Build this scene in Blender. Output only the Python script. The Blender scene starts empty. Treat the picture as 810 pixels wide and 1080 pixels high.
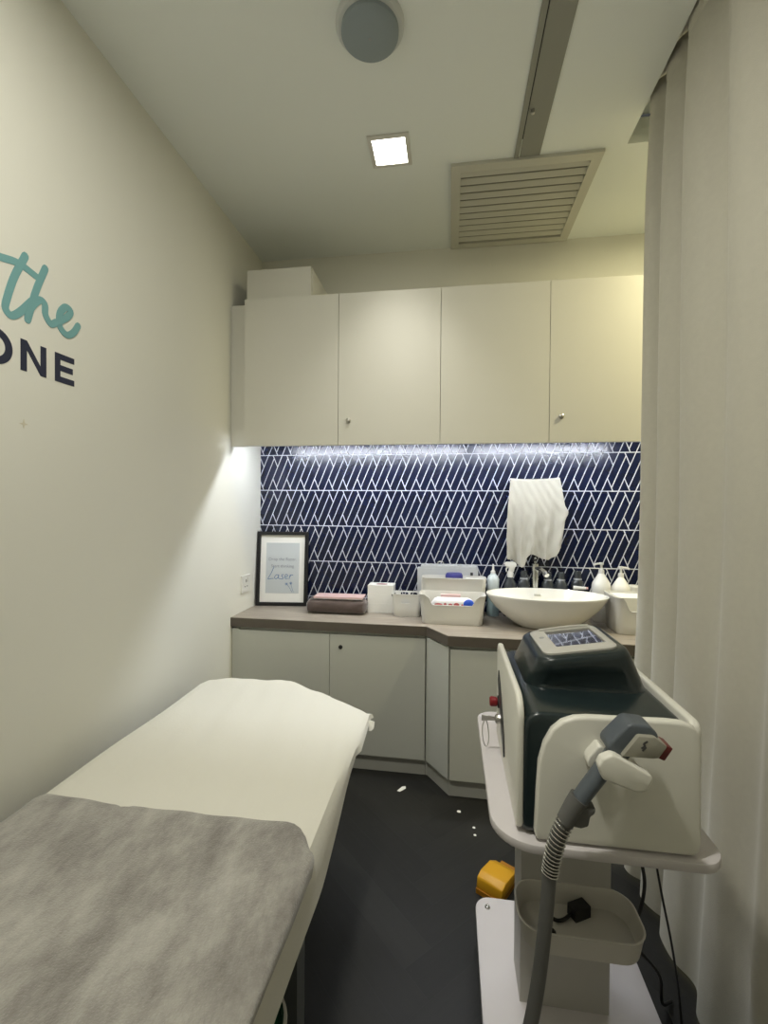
import bpy, bmesh, math, random
from mathutils import Vector, Matrix
random.seed(7)
PI = math.pi
COL = bpy.context.scene.collection
SC = bpy.context.scene

# ------------------------------------------------------------------ camera
cam_d = bpy.data.cameras.new('camera')
cam = bpy.data.objects.new('camera', cam_d)
COL.objects.link(cam)
SC.camera = cam
cam_d.sensor_fit = 'VERTICAL'
cam_d.sensor_height = 24.0
cam_d.sensor_width = 18.0
cam_d.lens = 475.865 / 1080 * 24.0
cam_d.clip_start = 0.02
YAW, PITCH, ROLL, CAMZ = .1463, -.0112, .0079, 1.33
_r0 = Vector((math.cos(YAW), math.sin(YAW), 0)); _f0 = Vector((-math.sin(YAW), math.cos(YAW), 0)); _z = Vector((0, 0, 1))
_F = _f0 * math.cos(PITCH) + _z * math.sin(PITCH)
_u0 = -_f0 * math.sin(PITCH) + _z * math.cos(PITCH)
_R = _r0 * math.cos(ROLL) + _u0 * math.sin(ROLL)
_U = -_r0 * math.sin(ROLL) + _u0 * math.cos(ROLL)
cam.matrix_world = Matrix(((_R.x, _U.x, -_F.x, 0), (_R.y, _U.y, -_F.y, 0), (_R.z, _U.z, -_F.z, CAMZ), (0, 0, 0, 1)))

# ------------------------------------------------------------------ world, exposure, light strengths
w = bpy.data.worlds.new('world'); SC.world = w; w.use_nodes = True
w.node_tree.nodes['Background'].inputs[0].default_value = (.75, .8, .8, 1)
w.node_tree.nodes['Background'].inputs[1].default_value = .05
SC.view_settings.view_transform = 'Standard'
SC.view_settings.look = 'None'
SC.view_settings.exposure = 0.37
SC.view_settings.gamma = 1.0
SC.view_settings.use_curve_mapping = False
DOWNLIGHT = 10.0          # brightness of the downlights' diffusers
DOWNLIGHT_W = 1.7        # watts: above the foot of the couch
DOWNLIGHT_DIM_W = 17.5    # nearer the door
DOWNLIGHT_WARM_W = 18.0   # in the neighbouring bay
DOWNLIGHT_SPREAD = 75.0
DOWNLIGHT_WIDE = 180.0
DOWNLIGHT_COL = (1.0, .97, .87)
DOWNLIGHT_WARM_COL = (1.0, .90, .55)
LED = 100.0
LED_COL = (.86, .91, 1.0)

# ------------------------------------------------------------------ materials
def mat(name, col, rough=.5, metal=0.0, bump=0.0, bscale=200, vary=0.0, vscale=4.0, coat=0.0, spec=.5, sheen=0.0, emis=None, trans=0.0, ior=1.45):
    m = bpy.data.materials.new(name); m.use_nodes = True
    nt = m.node_tree; b = nt.nodes['Principled BSDF']
    b.inputs['Base Color'].default_value = (*col, 1)
    b.inputs['Roughness'].default_value = rough
    b.inputs['Metallic'].default_value = metal
    b.inputs['Specular IOR Level'].default_value = spec
    b.inputs['Coat Weight'].default_value = coat
    b.inputs['Sheen Weight'].default_value = sheen
    b.inputs['Transmission Weight'].default_value = trans
    b.inputs['IOR'].default_value = ior
    if emis:
        b.inputs['Emission Color'].default_value = (*emis[0], 1)
        b.inputs['Emission Strength'].default_value = emis[1]
    tc = nt.nodes.new('ShaderNodeTexCoord')
    if vary:
        n = nt.nodes.new('ShaderNodeTexNoise'); n.inputs['Scale'].default_value = vscale; n.inputs['Detail'].default_value = 4
        nt.links.new(tc.outputs['Object'], n.inputs['Vector'])
        mx = nt.nodes.new('ShaderNodeMix'); mx.data_type = 'RGBA'
        mx.inputs[6].default_value = (*[c * (1 - vary) for c in col], 1)
        mx.inputs[7].default_value = (*[min(1, c * (1 + vary)) for c in col], 1)
        nt.links.new(n.outputs['Fac'], mx.inputs[0])
        nt.links.new(mx.outputs[2], b.inputs['Base Color'])
    if bump:
        n = nt.nodes.new('ShaderNodeTexNoise'); n.inputs['Scale'].default_value = bscale; n.inputs['Detail'].default_value = 3
        nt.links.new(tc.outputs['Object'], n.inputs['Vector'])
        bp_ = nt.nodes.new('ShaderNodeBump'); bp_.inputs['Strength'].default_value = bump; bp_.inputs['Distance'].default_value = .002
        nt.links.new(n.outputs['Fac'], bp_.inputs['Height'])
        nt.links.new(bp_.outputs['Normal'], b.inputs['Normal'])
    return m

M = {}
M['wall'] = mat('wall_paint', (.72, .715, .645), .75, bump=.08, bscale=350)
M['ceiling'] = mat('ceiling_paint', (.82, .85, .82), .8, bump=.05, bscale=300)
M['cabinet'] = mat('cabinet_laminate', (.62, .61, .55), .38)
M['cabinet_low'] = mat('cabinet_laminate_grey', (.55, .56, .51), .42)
M['underside'] = mat('underside_laminate', (.62, .61, .58), .35)
M['plinth'] = mat('plinth_laminate', (.45, .45, .41), .5)
M['chrome'] = mat('chrome', (.62, .62, .60), .18, 1.0)
M['steel'] = mat('brushed_steel', (.48, .47, .44), .32, 1.0)
M['tile'] = mat('navy_tile', (.0050, .0085, .030), .22, vary=.35, vscale=9, spec=.6)
M['grout'] = mat('white_grout', (.50, .51, .56), .8)
M['white_plastic'] = mat('white_plastic', (.66, .65, .61), .35)
M['grille_white'] = mat('grille_white', (.55, .54, .47), .5)
M['backing'] = mat('grille_backing', (.26, .255, .21), .7)
M['worktop_edge_shade'] = mat('worktop_shaded_edge', (.105, .09, .072), .45, vary=.12, vscale=30)  # worktop colour darkened, shade of the front edge put into it
M['track'] = mat('grey_track', (.27, .27, .235), .45)
M['black'] = mat('black_plastic', (.012, .012, .013), .4)
M['speaker_ring'] = mat('speaker_ring', (.60, .62, .61), .5)
M['speaker_mesh'] = mat('speaker_mesh', (.27, .315, .335), .6, bump=.3, bscale=900)
M['curtain'] = mat('curtain_fabric', (.53, .51, .43), .9, bump=.35, bscale=650, vary=.05, vscale=60, sheen=.3)
M['sheet'] = mat('bed_sheet_fabric', (.66, .645, .57), .85, bump=.25, bscale=120, sheen=.2)
M['vinyl'] = mat('cream_vinyl', (.62, .60, .52), .5)
M['bed_frame'] = mat('grey_frame_paint', (.12, .13, .13), .5)
M['frame_black'] = mat('black_frame', (.007, .007, .008), .4)
M['mount'] = mat('mount_card', (.80, .79, .74), .8)
M['print'] = mat('pale_print', (.50, .53, .53), .7)
M['print_ink'] = mat('grey_ink', (.25, .26, .30), .8)
M['print_ink_blue'] = mat('blue_ink', (.10, .17, .32), .8)
M['teal'] = mat('teal_vinyl', (.17, .36, .37), .6)
M['navy'] = mat('navy_vinyl', (.018, .022, .05), .55)
M['gold'] = mat('faint_gold', (.62, .58, .45), .6)
M['brown_towel'] = mat('brown_towel', (.075, .052, .045), .95, bump=.8, bscale=300, sheen=.4, vary=.25, vscale=40)
M['pink_paper'] = mat('pink_paper', (.60, .42, .41), .7)
M['tissue'] = mat('paper_towel', (.78, .77, .72), .9, bump=.4, bscale=90)
M['tissue_mark'] = mat('rose_print', (.42, .26, .25), .8)
M['ceramic'] = mat('glazed_ceramic', (.80, .79, .74), .12, coat=.4)
M['towel'] = mat('white_terry', (.42, .40, .335), .95, bump=1.0, bscale=260, sheen=.4)
M['bottle_clear'] = mat('frosted_plastic', (.60, .66, .66), .3)
M['liquid'] = mat('pale_blue_gel', (.40, .55, .60), .25)
M['smoke_glass'] = mat('smoked_glass', (.035, .04, .045), .12, coat=.5)
M['label_grey'] = mat('label_grey', (.30, .31, .32), .5)
M['blue'] = mat('blue_plastic', (.02, .08, .50), .35)
M['indigo'] = mat('indigo_plastic', (.035, .035, .20), .4)
M['red_print'] = mat('red_print', (.55, .12, .13), .6)
M['film'] = mat('wipes_film', (.74, .74, .76), .3)
M['case'] = mat('grey_case', (.52, .53, .53), .3)
M['machine_white'] = mat('machine_white', (.72, .71, .64), .35)
M['machine_dark'] = mat('machine_dark', (.012, .021, .023), .28, coat=.25)
M['screen'] = mat('screen_glass', (.075, .075, .08), .03, spec=1.0, coat=1.0)
M['bezel'] = mat('silver_bezel', (.50, .49, .45), .38)
M['grip'] = mat('slate_grip', (.085, .10, .115), .4)
M['handpiece_light'] = mat('handpiece_grey', (.30, .29, .24), .4)
M['logo_grey'] = mat('logo_grey', (.07, .07, .07), .5)
M['hose'] = mat('grey_hose', (.105, .105, .10), .5)
M['red'] = mat('red_plastic', (.22, .010, .014), .4)
M['tip_red'] = mat('dark_red_tip', (.13, .02, .018), .4)
M['cart'] = mat('cart_board', (.60, .57, .575), .45, vary=.03, vscale=12)
M['cart_edge'] = mat('cart_column', (.45, .44, .41), .5)
M['tray'] = mat('tray_plastic', (.52, .50, .45), .4)
M['yellow'] = mat('yellow_plastic', (.66, .34, .015), .4)
M['yellow_dark'] = mat('amber_plastic', (.40, .17, .008), .5)
M['green'] = mat('green_bag', (.008, .07, .035), .4)
M['paper'] = mat('white_paper', (.80, .80, .78), .8)
M['cable'] = mat('cable_rubber', (.012, .012, .012), .5)
M['downlight'] = mat('downlight_diffuser', (.9, .9, .85), .5, emis=(DOWNLIGHT_COL, DOWNLIGHT))
M['downlight_warm'] = mat('downlight_diffuser_warm', (.9, .9, .85), .5, emis=(DOWNLIGHT_WARM_COL, DOWNLIGHT))
M['led'] = mat('led_diffuser', (.9, .9, .9), .5, emis=(LED_COL, LED))
M['rubber'] = mat('castor_rubber', (.03, .03, .03), .7)

def worktop_mat():
    m = mat('worktop_laminate', (.19, .165, .135), .42)
    nt = m.node_tree; b = nt.nodes['Principled BSDF']
    tc = nt.nodes.new('ShaderNodeTexCoord'); mp = nt.nodes.new('ShaderNodeMapping')
    mp.inputs['Scale'].default_value = (3, 40, 40)
    n = nt.nodes.new('ShaderNodeTexNoise'); n.inputs['Scale'].default_value = 2.0; n.inputs['Detail'].default_value = 6
    r = nt.nodes.new('ShaderNodeValToRGB')
    r.color_ramp.elements[0].color = (.235, .205, .17, 1); r.color_ramp.elements[0].position = .3
    r.color_ramp.elements[1].color = (.35, .31, .26, 1); r.color_ramp.elements[1].position = .7
    nt.links.new(tc.outputs['Object'], mp.inputs[0]); nt.links.new(mp.outputs[0], n.inputs['Vector'])
    nt.links.new(n.outputs['Fac'], r.inputs[0]); nt.links.new(r.outputs[0], b.inputs['Base Color'])
    return m
M['worktop'] = worktop_mat()

def floor_mat():
    m = mat('dark_herringbone_vinyl', (.02, .02, .019), .5, spec=.35)
    nt = m.node_tree; b = nt.nodes['Principled BSDF']
    geo = nt.nodes.new('ShaderNodeNewGeometry')
    uv = nt.nodes.new('ShaderNodeUVMap'); uv.uv_map = 'plank'
    mp = nt.nodes.new('ShaderNodeMapping'); mp.inputs['Scale'].default_value = (5, 60, 1)
    n = nt.nodes.new('ShaderNodeTexNoise'); n.inputs['Scale'].default_value = 1.0; n.inputs['Detail'].default_value = 6; n.inputs['Roughness'].default_value = .65
    nt.links.new(uv.outputs[0], mp.inputs[0]); nt.links.new(mp.outputs[0], n.inputs['Vector'])
    ad = nt.nodes.new('ShaderNodeMath'); ad.operation = 'MULTIPLY_ADD'; ad.inputs[1].default_value = .55; 
    nt.links.new(geo.outputs['Random Per Island'], ad.inputs[0])
    mu = nt.nodes.new('ShaderNodeMath'); mu.operation = 'MULTIPLY'; mu.inputs[1].default_value = .6
    nt.links.new(n.outputs['Fac'], mu.inputs[0]); nt.links.new(mu.outputs[0], ad.inputs[2])
    r = nt.nodes.new('ShaderNodeValToRGB')
    r.color_ramp.elements[0].color = (.008, .008, .0072, 1); r.color_ramp.elements[0].position = .15
    r.color_ramp.elements[1].color = (.019, .0188, .017, 1); r.color_ramp.elements[1].position = .9
    nt.links.new(ad.outputs[0], r.inputs[0]); nt.links.new(r.outputs[0], b.inputs['Base Color'])
    bu = nt.nodes.new('ShaderNodeBump'); bu.inputs['Strength'].default_value = .2; bu.inputs['Distance'].default_value = .001
    nt.links.new(n.outputs['Fac'], bu.inputs['Height']); nt.links.new(bu.outputs[0], b.inputs['Normal'])
    return m
M['floor'] = floor_mat()

def blanket_mat():
    m = mat('grey_plush', (.24, .23, .21), .95, sheen=.5)
    nt = m.node_tree; b = nt.nodes['Principled BSDF']
    tc = nt.nodes.new('ShaderNodeTexCoord')
    mp = nt.nodes.new('ShaderNodeMapping'); mp.inputs['Scale'].default_value = (1.0, .55, 1); mp.inputs['Rotation'].default_value = (0, 0, -.5)
    n = nt.nodes.new('ShaderNodeTexNoise'); n.inputs['Scale'].default_value = 11; n.inputs['Detail'].default_value = 9; n.inputs['Roughness'].default_value = .72
    nt.links.new(tc.outputs['Object'], mp.inputs[0]); nt.links.new(mp.outputs[0], n.inputs['Vector'])
    r = nt.nodes.new('ShaderNodeValToRGB')
    r.color_ramp.elements[0].color = (.195, .181, .165, 1); r.color_ramp.elements[0].position = .36
    r.color_ramp.elements[1].color = (.42, .405, .368, 1); r.color_ramp.elements[1].position = .66
    nt.links.new(n.outputs['Fac'], r.inputs[0]); nt.links.new(r.outputs[0], b.inputs['Base Color'])
    n2 = nt.nodes.new('ShaderNodeTexNoise'); n2.inputs['Scale'].default_value = 260; n2.inputs['Detail'].default_value = 2
    nt.links.new(tc.outputs['Object'], n2.inputs['Vector'])
    bu = nt.nodes.new('ShaderNodeBump'); bu.inputs['Strength'].default_value = .7; bu.inputs['Distance'].default_value = .003
    nt.links.new(n2.outputs['Fac'], bu.inputs['Height']); nt.links.new(bu.outputs[0], b.inputs['Normal'])
    return m
M['blanket'] = blanket_mat()

# ------------------------------------------------------------------ mesh helpers (world coordinates; obj() re-bases them)
def nb(): return bmesh.new()

def add_poly_prism(bm, pts0, pts1, cap=True):
    a = [bm.verts.new(p) for p in pts0]; b = [bm.verts.new(p) for p in pts1]
    n = len(a); fs = []
    for i in range(n):
        fs.append(bm.faces.new((a[i], a[(i + 1) % n], b[(i + 1) % n], b[i])))
    if cap:
        fs.append(bm.faces.new(a[::-1])); fs.append(bm.faces.new(b))
    return a, b, fs

def bevel_all(bm, r, seg=2, ang=25):
    es = [e for e in bm.edges if len(e.link_faces) == 2 and e.calc_face_angle(0) > math.radians(ang)]
    if es and r > 0:
        bmesh.ops.bevel(bm, geom=es, offset=r, segments=seg, profile=.5, affect='EDGES', clamp_overlap=True)

def merge(dst, src):
    me = bpy.data.meshes.new('tmp'); src.to_mesh(me); src.free(); dst.from_mesh(me); bpy.data.meshes.remove(me)
    return dst

def box(x0, x1, y0, y1, z0, z1, r=0.0, seg=2):
    bm = nb()
    add_poly_prism(bm, [(x0, y0, z0), (x1, y0, z0), (x1, y1, z0), (x0, y1, z0)], [(x0, y0, z1), (x1, y0, z1), (x1, y1, z1), (x0, y1, z1)])
    bevel_all(bm, r, seg)
    return bm

def prism(poly, axis, a, b, r=0.0, seg=2, ang=25):
    """outline in the plane across AXIS, extruded from a to b. axis x: (y,z); y: (x,z); z: (x,y)"""
    f = {'x': lambda p, t: (t, p[0], p[1]), 'y': lambda p, t: (p[0], t, p[1]), 'z': lambda p, t: (p[0], p[1], t)}[axis]
    bm = nb()
    add_poly_prism(bm, [f(p, a) for p in poly], [f(p, b) for p in poly])
    bmesh.ops.recalc_face_normals(bm, faces=bm.faces)
    bevel_all(bm, r, seg, ang)
    return bm

def rrect(x0, x1, y0, y1, r, n=6):
    """rounded rectangle; r a number or four radii for corners (x1,y1),(x0,y1),(x0,y0),(x1,y0)"""
    rs = [r] * 4 if not isinstance(r, (list, tuple)) else r
    out = []
    for (cx, cy, a0), q in zip(((x1, y1, 0), (x0, y1, 90), (x0, y0, 180), (x1, y0, 270)), rs):
        sx = -1 if cx == x1 else 1; sy = -1 if cy == y1 else 1
        for i in range(n + 1):
            t = math.radians(a0 + 90 * i / n)
            out.append((cx + sx * q + q * math.cos(t), cy + sy * q + q * math.sin(t)))
    return out

def loft(rings, cap0=True, cap1=True, closed=True):
    bm = nb(); vs = [[bm.verts.new(p) for p in r] for r in rings]; n = len(vs[0])
    for a, b in zip(vs, vs[1:]):
        for i in range(n if closed else n - 1):
            bm.faces.new((a[i], a[(i + 1) % n], b[(i + 1) % n], b[i]))
    if cap0: bm.faces.new(vs[0][::-1])
    if cap1: bm.faces.new(vs[-1])
    bmesh.ops.recalc_face_normals(bm, faces=bm.faces)
    return bm

def lathe(prof, c, n=28, sx=1.0, sy=1.0, axis='z'):
    rings = []
    for r, h in prof:
        ring = []
        for i in range(n):
            t = 2 * PI * i / n; u, v = max(r, 1e-4) * math.cos(t) * sx, max(r, 1e-4) * math.sin(t) * sy
            ring.append({'z': (c[0] + u, c[1] + v, c[2] + h), 'y': (c[0] + u, c[1] + h, c[2] + v), 'x': (c[0] + h, c[1] + u, c[2] + v)}[axis])
        rings.append(ring)
    return loft(rings)

def spline(pts, k=8):
    P = [Vector(p) for p in pts]; P = [2 * P[0] - P[1]] + P + [2 * P[-1] - P[-2]]; out = []
    for i in range(1, len(P) - 2):
        p0, p1, p2, p3 = P[i - 1:i + 3]
        for j in range(k):
            t = j / k
            out.append(.5 * ((2 * p1) + (p2 - p0) * t + (2 * p0 - 5 * p1 + 4 * p2 - p3) * t * t + (3 * p1 - p0 - 3 * p2 + p3) * t ** 3))
    out.append(P[-2]); return out

def tube(pts, r, n=12, k=8, smooth=True, squash=1.0, ref=(0, 1, 0)):
    pl = spline(pts, k) if smooth else [Vector(p) for p in pts]
    m = len(pl); rings = []
    rr = (lambda t: r) if not callable(r) else r
    up = Vector(ref)
    for i, p in enumerate(pl):
        d = (pl[min(i + 1, m - 1)] - pl[max(i - 1, 0)]).normalized()
        s = d.cross(up)
        if s.length < 1e-3: s = d.cross(Vector((1, 0, .3)))
        s.normalize(); u = s.cross(d).normalized(); up = u
        q = rr(i / (m - 1))
        rings.append([p + q * (math.cos(2 * PI * j / n) * s + squash * math.sin(2 * PI * j / n) * u) for j in range(n)])
    return loft(rings)

def ribbon(pts, width, axis, base, thick, k=6):
    """a flat brush stroke with round ends; pts in the two other coordinates"""
    pl = spline([Vector((*p, 0)) for p in pts], k) if len(pts) > 2 else [Vector((*p, 0)) for p in pts]
    f = {'x': lambda p, t: (t, p.x, p.y), 'y': lambda p, t: (p.x, t, p.y), 'z': lambda p, t: (p.x, p.y, t)}[axis]
    bm = nb(); e = thick * .002
    for i in range(len(pl) - 1):
        a, b = pl[i], pl[i + 1]; an = math.atan2(b.y - a.y, b.x - a.x)
        out = [b + Vector((math.cos(an + t), math.sin(an + t), 0)) * width / 2 for t in (-PI / 2, -PI / 4, 0, PI / 4, PI / 2)]
        out += [a - Vector((math.cos(an + t), math.sin(an + t), 0)) * width / 2 for t in (-PI / 2, -PI / 4, 0, PI / 4, PI / 2)]
        top = base + thick + e * i
        add_poly_prism(bm, [f(p, base) for p in out], [f(p, top) for p in out])
    bmesh.ops.recalc_face_normals(bm, faces=bm.faces)
    return bm

def grid(fn, nu, nv, thick=0.0):
    bm = nb(); vs = [[bm.verts.new(fn(i / nu, j / nv)) for j in range(nv + 1)] for i in range(nu + 1)]
    for i in range(nu):
        for j in range(nv):
            bm.faces.new((vs[i][j], vs[i + 1][j], vs[i + 1][j + 1], vs[i][j + 1]))
    bmesh.ops.recalc_face_normals(bm, faces=bm.faces)
    if thick: bmesh.ops.solidify(bm, geom=list(bm.faces), thickness=thick)
    return bm

def xform(bm, mtx):
    bmesh.ops.transform(bm, matrix=mtx, verts=bm.verts); return bm

def boolean_cut(bm, cutters):
    me = bpy.data.meshes.new('tmp_solid'); bmesh.ops.recalc_face_normals(bm, faces=bm.faces); bm.to_mesh(me); bm.free()
    o = bpy.data.objects.new('tmp_solid', me); COL.objects.link(o); cs = []
    for c in cutters:
        bmesh.ops.recalc_face_normals(c, faces=c.faces)
        cm = bpy.data.meshes.new('tmp_cut'); c.to_mesh(cm); c.free()
        co = bpy.data.objects.new('tmp_cut', cm); COL.objects.link(co); cs.append(co)
        md = o.modifiers.new('b', 'BOOLEAN'); md.operation = 'DIFFERENCE'; md.object = co; md.solver = 'EXACT'
    dg = bpy.context.evaluated_depsgraph_get()
    out = bpy.data.meshes.new_from_object(o.evaluated_get(dg))
    r = nb(); r.from_mesh(out)
    for x in [o] + cs:
        d = x.data; bpy.data.objects.remove(x); bpy.data.meshes.remove(d)
    bpy.data.meshes.remove(out)
    return r

# ------------------------------------------------------------------ object helpers
def tag(o, label=None, cat=None, group=None, kind=None):
    if label: o['label'] = label
    if cat: o['category'] = cat
    if group: o['group'] = group
    if kind: o['kind'] = kind
    return o

def thing(name, label, cat, loc, group=None):
    o = bpy.data.objects.new(name, None); COL.objects.link(o); o.location = loc; o.empty_display_size = .05
    return tag(o, label, cat, group)

def root_of(o):
    while o.parent: o = o.parent
    return o

def obj(name, bm, m, parent=None, smooth=True, mats=None, label=None):
    bmesh.ops.remove_doubles(bm, verts=bm.verts, dist=1e-6)
    if parent: base = Vector(root_of(parent).location)
    else:
        xs = [v.co for v in bm.verts]
        base = Vector(((min(v.x for v in xs) + max(v.x for v in xs)) / 2, (min(v.y for v in xs) + max(v.y for v in xs)) / 2, min(v.z for v in xs)))
    bmesh.ops.translate(bm, vec=-base, verts=bm.verts)
    me = bpy.data.meshes.new(name); bm.to_mesh(me); bm.free()
    for q in (mats or [m]): me.materials.append(q if not isinstance(q, str) else M[q])
    if smooth:
        me.polygons.foreach_set('use_smooth', [True] * len(me.polygons))
        me.set_sharp_from_angle(angle=math.radians(38))
    o = bpy.data.objects.new(name, me); COL.objects.link(o)
    if parent: o.parent = parent
    else: o.location = base
    if label: o['label'] = label
    return o

def one(name, bm, m, label, cat, group=None, **k):
    return tag(obj(name, bm, m, **k), label, cat, group)

def struct(name, bm, m, **k):
    return tag(obj(name, bm, m, **k), kind='structure')

# ================================================================== the room
XL, XR, YB, YF, ZC = -1.13, 1.9, 2.58, -1.45, 2.79
XE = 1.0               # right end of the fitted cabinets
struct('wall_left', box(XL - .1, XL, YF - .1, YB + .1, -.05, 2.95), 'wall', smooth=False)
wall_back = struct('wall_back', box(XL, XR, YB, YB + .1, -.05, 2.95), 'wall', smooth=False)
struct('wall_right', box(XR, XR + .1, YF - .1, YB + .1, -.05, 2.95), 'wall', smooth=False)
struct('wall_front', box(XL, XR, YF - .1, YF, -.05, 2.95), 'wall', smooth=False)

# ceiling with the curtain pocket along the right side
PX, PY = .686, 1.942
cb = box(XL, PX, YF, YB, ZC, ZC + .10)
merge(cb, box(PX, XR, PY, YB, ZC, ZC + .10))
merge(cb, box(PX, .80, YF, PY, 2.90, 2.95))
merge(cb, box(.80, XR, YF, PY, ZC, ZC + .10))
struct('ceiling', cb, 'ceiling', smooth=False)

# floor: herringbone planks
def herringbone():
    bm = nb(); W, L = .105, .63; uvl = bm.loops.layers.uv.new('plank')
    th = math.radians(45); ox, oy = -.045, 1.355
    ct, st = math.cos(th), math.sin(th); g = .0005
    def put(x, y, lx, ly, along_x):
        c = [(x + g, y + g), (x + lx - g, y + g), (x + lx - g, y + ly - g), (x + g, y + ly - g)]
        wc = [(ox + a * ct - b * st, oy + a * st + b * ct) for a, b in c]
        if all(p[0] < XL for p in wc) or all(p[0] > XR for p in wc) or all(p[1] < YF for p in wc) or all(p[1] > YB for p in wc): return
        f = bm.faces.new([bm.verts.new((p[0], p[1], 0)) for p in wc])
        r1, r2 = random.random() * 9, random.random() * 9
        for l, (a, b) in zip(f.loops, c):
            l[uvl].uv = (a + r1, b + r2) if along_x else (b + r1, a + r2)
    for n in range(-45, 46):
        for k in range(-6, 7):
            put(n * W, n * W + 2 * L * k, L, W, True)
            put(n * W, (n + 1) * W + 2 * L * k, W, L, False)
    for co, no in (((XL, 0, 0), (-1, 0, 0)), ((XR, 0, 0), (1, 0, 0)), ((0, YF, 0), (0, -1, 0)), ((0, YB, 0), (0, 1, 0))):
        bmesh.ops.bisect_plane(bm, geom=bm.verts[:] + bm.edges[:] + bm.faces[:], plane_co=co, plane_no=no, clear_outer=True)
    for f in bm.faces:
        if f.normal.z < 0: f.normal_flip()
    s = box(XL, XR, YF, YB, -.05, -.0008)
    for f in s.faces: f.material_index = 1
    merge(bm, s)
    return bm
struct('floor', herringbone(), None, mats=['floor', 'black'], smooth=False)

# the tiled splashback: navy tiles set in white grout, part of the back wall
CT = .748              # worktop height
ZU0, ZU1 = 1.632, 2.371    # wall cabinets
def tiles():
    P, H, g = .0856, .2078, .0050
    x0, zr = -1.08, 1.424
    bm = nb()
    polys = [[(0, 0), (.667, 0), (.333, .333)], [(1.333, 1), (1.667, .667), (2, 1)],
             [(.333, .333), (.583, .083), (1.417, .917), (1.333, 1), (1, 1)], [(.583, .083), (.667, 0), (1, 0), (1.667, .667), (1.417, .917)]]
    def inset(pl, d):
        n = len(pl); area = sum(pl[i][0] * pl[(i + 1) % n][1] - pl[(i + 1) % n][0] * pl[i][1] for i in range(n))
        if area < 0: pl = pl[::-1]
        lines = []
        for i in range(n):
            a, b = Vector(pl[i]), Vector(pl[(i + 1) % n]); e = (b - a).normalized(); nn = Vector((-e.y, e.x))
            lines.append((a + nn * d, e))
        out = []
        for i in range(n):
            (p, e), (q, f) = lines[i - 1], lines[i]
            den = e.x * f.y - e.y * f.x
            t = ((q.x - p.x) * f.y - (q.y - p.y) * f.x) / den
            out.append((p.x + e.x * t, p.y + e.y * t))
        return out
    yf = YB - .0065
    for r in range(-4, 2):
        for c in range(-3, 27):
            for pl in polys:
                q = [(x0 + (c + u) * P, zr + (r + v) * H) for u, v in pl]
                q = inset(q, g / 2)
                if max(p[0] for p in q) < XL or min(p[0] for p in q) > XE or max(p[1] for p in q) < CT or min(p[1] for p in q) > 1.70: continue
                k = .0012
                qi = inset(q, k)
                a = [bm.verts.new((p[0], yf, p[1])) for p in q]; b = [bm.verts.new((p[0], yf - .0009, p[1])) for p in qi]
                n = len(a)
                bm.faces.new(b)
                for i in range(n): bm.faces.new((a[i], a[(i + 1) % n], b[(i + 1) % n], b[i]))
    for co, no in (((XL + .001, 0, 0), (-1, 0, 0)), ((XE, 0, 0), (1, 0, 0)), ((0, 0, CT), (0, 0, -1)), ((0, 0, 1.691), (0, 0, 1))):
        bmesh.ops.bisect_plane(bm, geom=bm.verts[:] + bm.edges[:] + bm.faces[:], plane_co=co, plane_no=no, clear_outer=True)
    bmesh.ops.recalc_face_normals(bm, faces=bm.faces)
    for f in bm.faces:
        if f.normal.y > 0: f.normal_flip()
    gb = box(XL, XE, YB - .0065, YB, CT, 1.6915)
    for f in gb.faces: f.material_index = 1
    merge(bm, gb)
    return bm
obj('tile_splashback', tiles(), None, wall_back, smooth=False, mats=['tile', 'grout'])

# ================================================================== wall lettering (left wall)
t = thing('wall_lettering', 'teal handwritten word "the" painted on the left wall', 'lettering', (XL, 1.1, 1.82))
th_strokes = [
    ('letter', [[(.90, 1.93), (.94, 1.945), (.991, 1.953), (1.041, 1.963), (1.097, 1.953)],
                [(1.059, 1.993), (1.028, 1.922), (1.009, 1.86), (1.004, 1.83), (1.02, 1.818), (1.044, 1.838), (1.077, 1.88)]]),
    ('letter', [[(1.119, 1.991), (1.097, 1.935), (1.084, 1.895), (1.065, 1.825)],
                [(1.065, 1.83), (1.077, 1.865), (1.100, 1.894), (1.117, 1.890), (1.119, 1.862), (1.136, 1.843), (1.155, 1.855)]]),
    ('letter', [[(1.15, 1.85), (1.17, 1.866), (1.194, 1.888), (1.204, 1.907), (1.186, 1.912), (1.166, 1.885), (1.166, 1.848), (1.190, 1.832), (1.214, 1.848), (1.231, 1.875)]])]
k = 0
for nm, strokes in th_strokes:
    lb = nb()
    for s in strokes:
        merge(lb, ribbon(s, .0195, 'x', XL, .0010 + .0002 * k)); k += 1
    obj(nm, lb, 'teal', t, smooth=False)
t = thing('wall_lettering', 'dark navy capital letters ONE on the left wall under the teal word', 'lettering', (XL, 1.1, 1.68))
zb, zt = 1.686, 1.769
oo = []; oi = []
ring_o = [(.976 + .047 * math.cos(2 * PI * i / 40), 1.7275 + .046 * math.sin(2 * PI * i / 40)) for i in range(40)]
ring_i = [(.976 + .0275 * math.cos(2 * PI * i / 40), 1.7275 + .0275 * math.sin(2 * PI * i / 40)) for i in range(40)]
ob = nb()
ro = [[ob.verts.new((XL + d, *p)) for p in r] for d, r in ((0, ring_i), (0, ring_o), (.001, ring_o), (.001, ring_i))]
for a, b in ((0, 1), (1, 2), (2, 3), (3, 0)):
    for i in range(40): ob.faces.new((ro[a][i], ro[a][(i + 1) % 40], ro[b][(i + 1) % 40], ro[b][i]))
bmesh.ops.recalc_face_normals(ob, faces=ob.faces)
obj('letter', ob, 'navy', t, smooth=False)
nbm = prism([(1.045, zb), (1.063, zb), (1.063, zt), (1.045, zt)], 'x', XL, XL + .0010)
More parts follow.
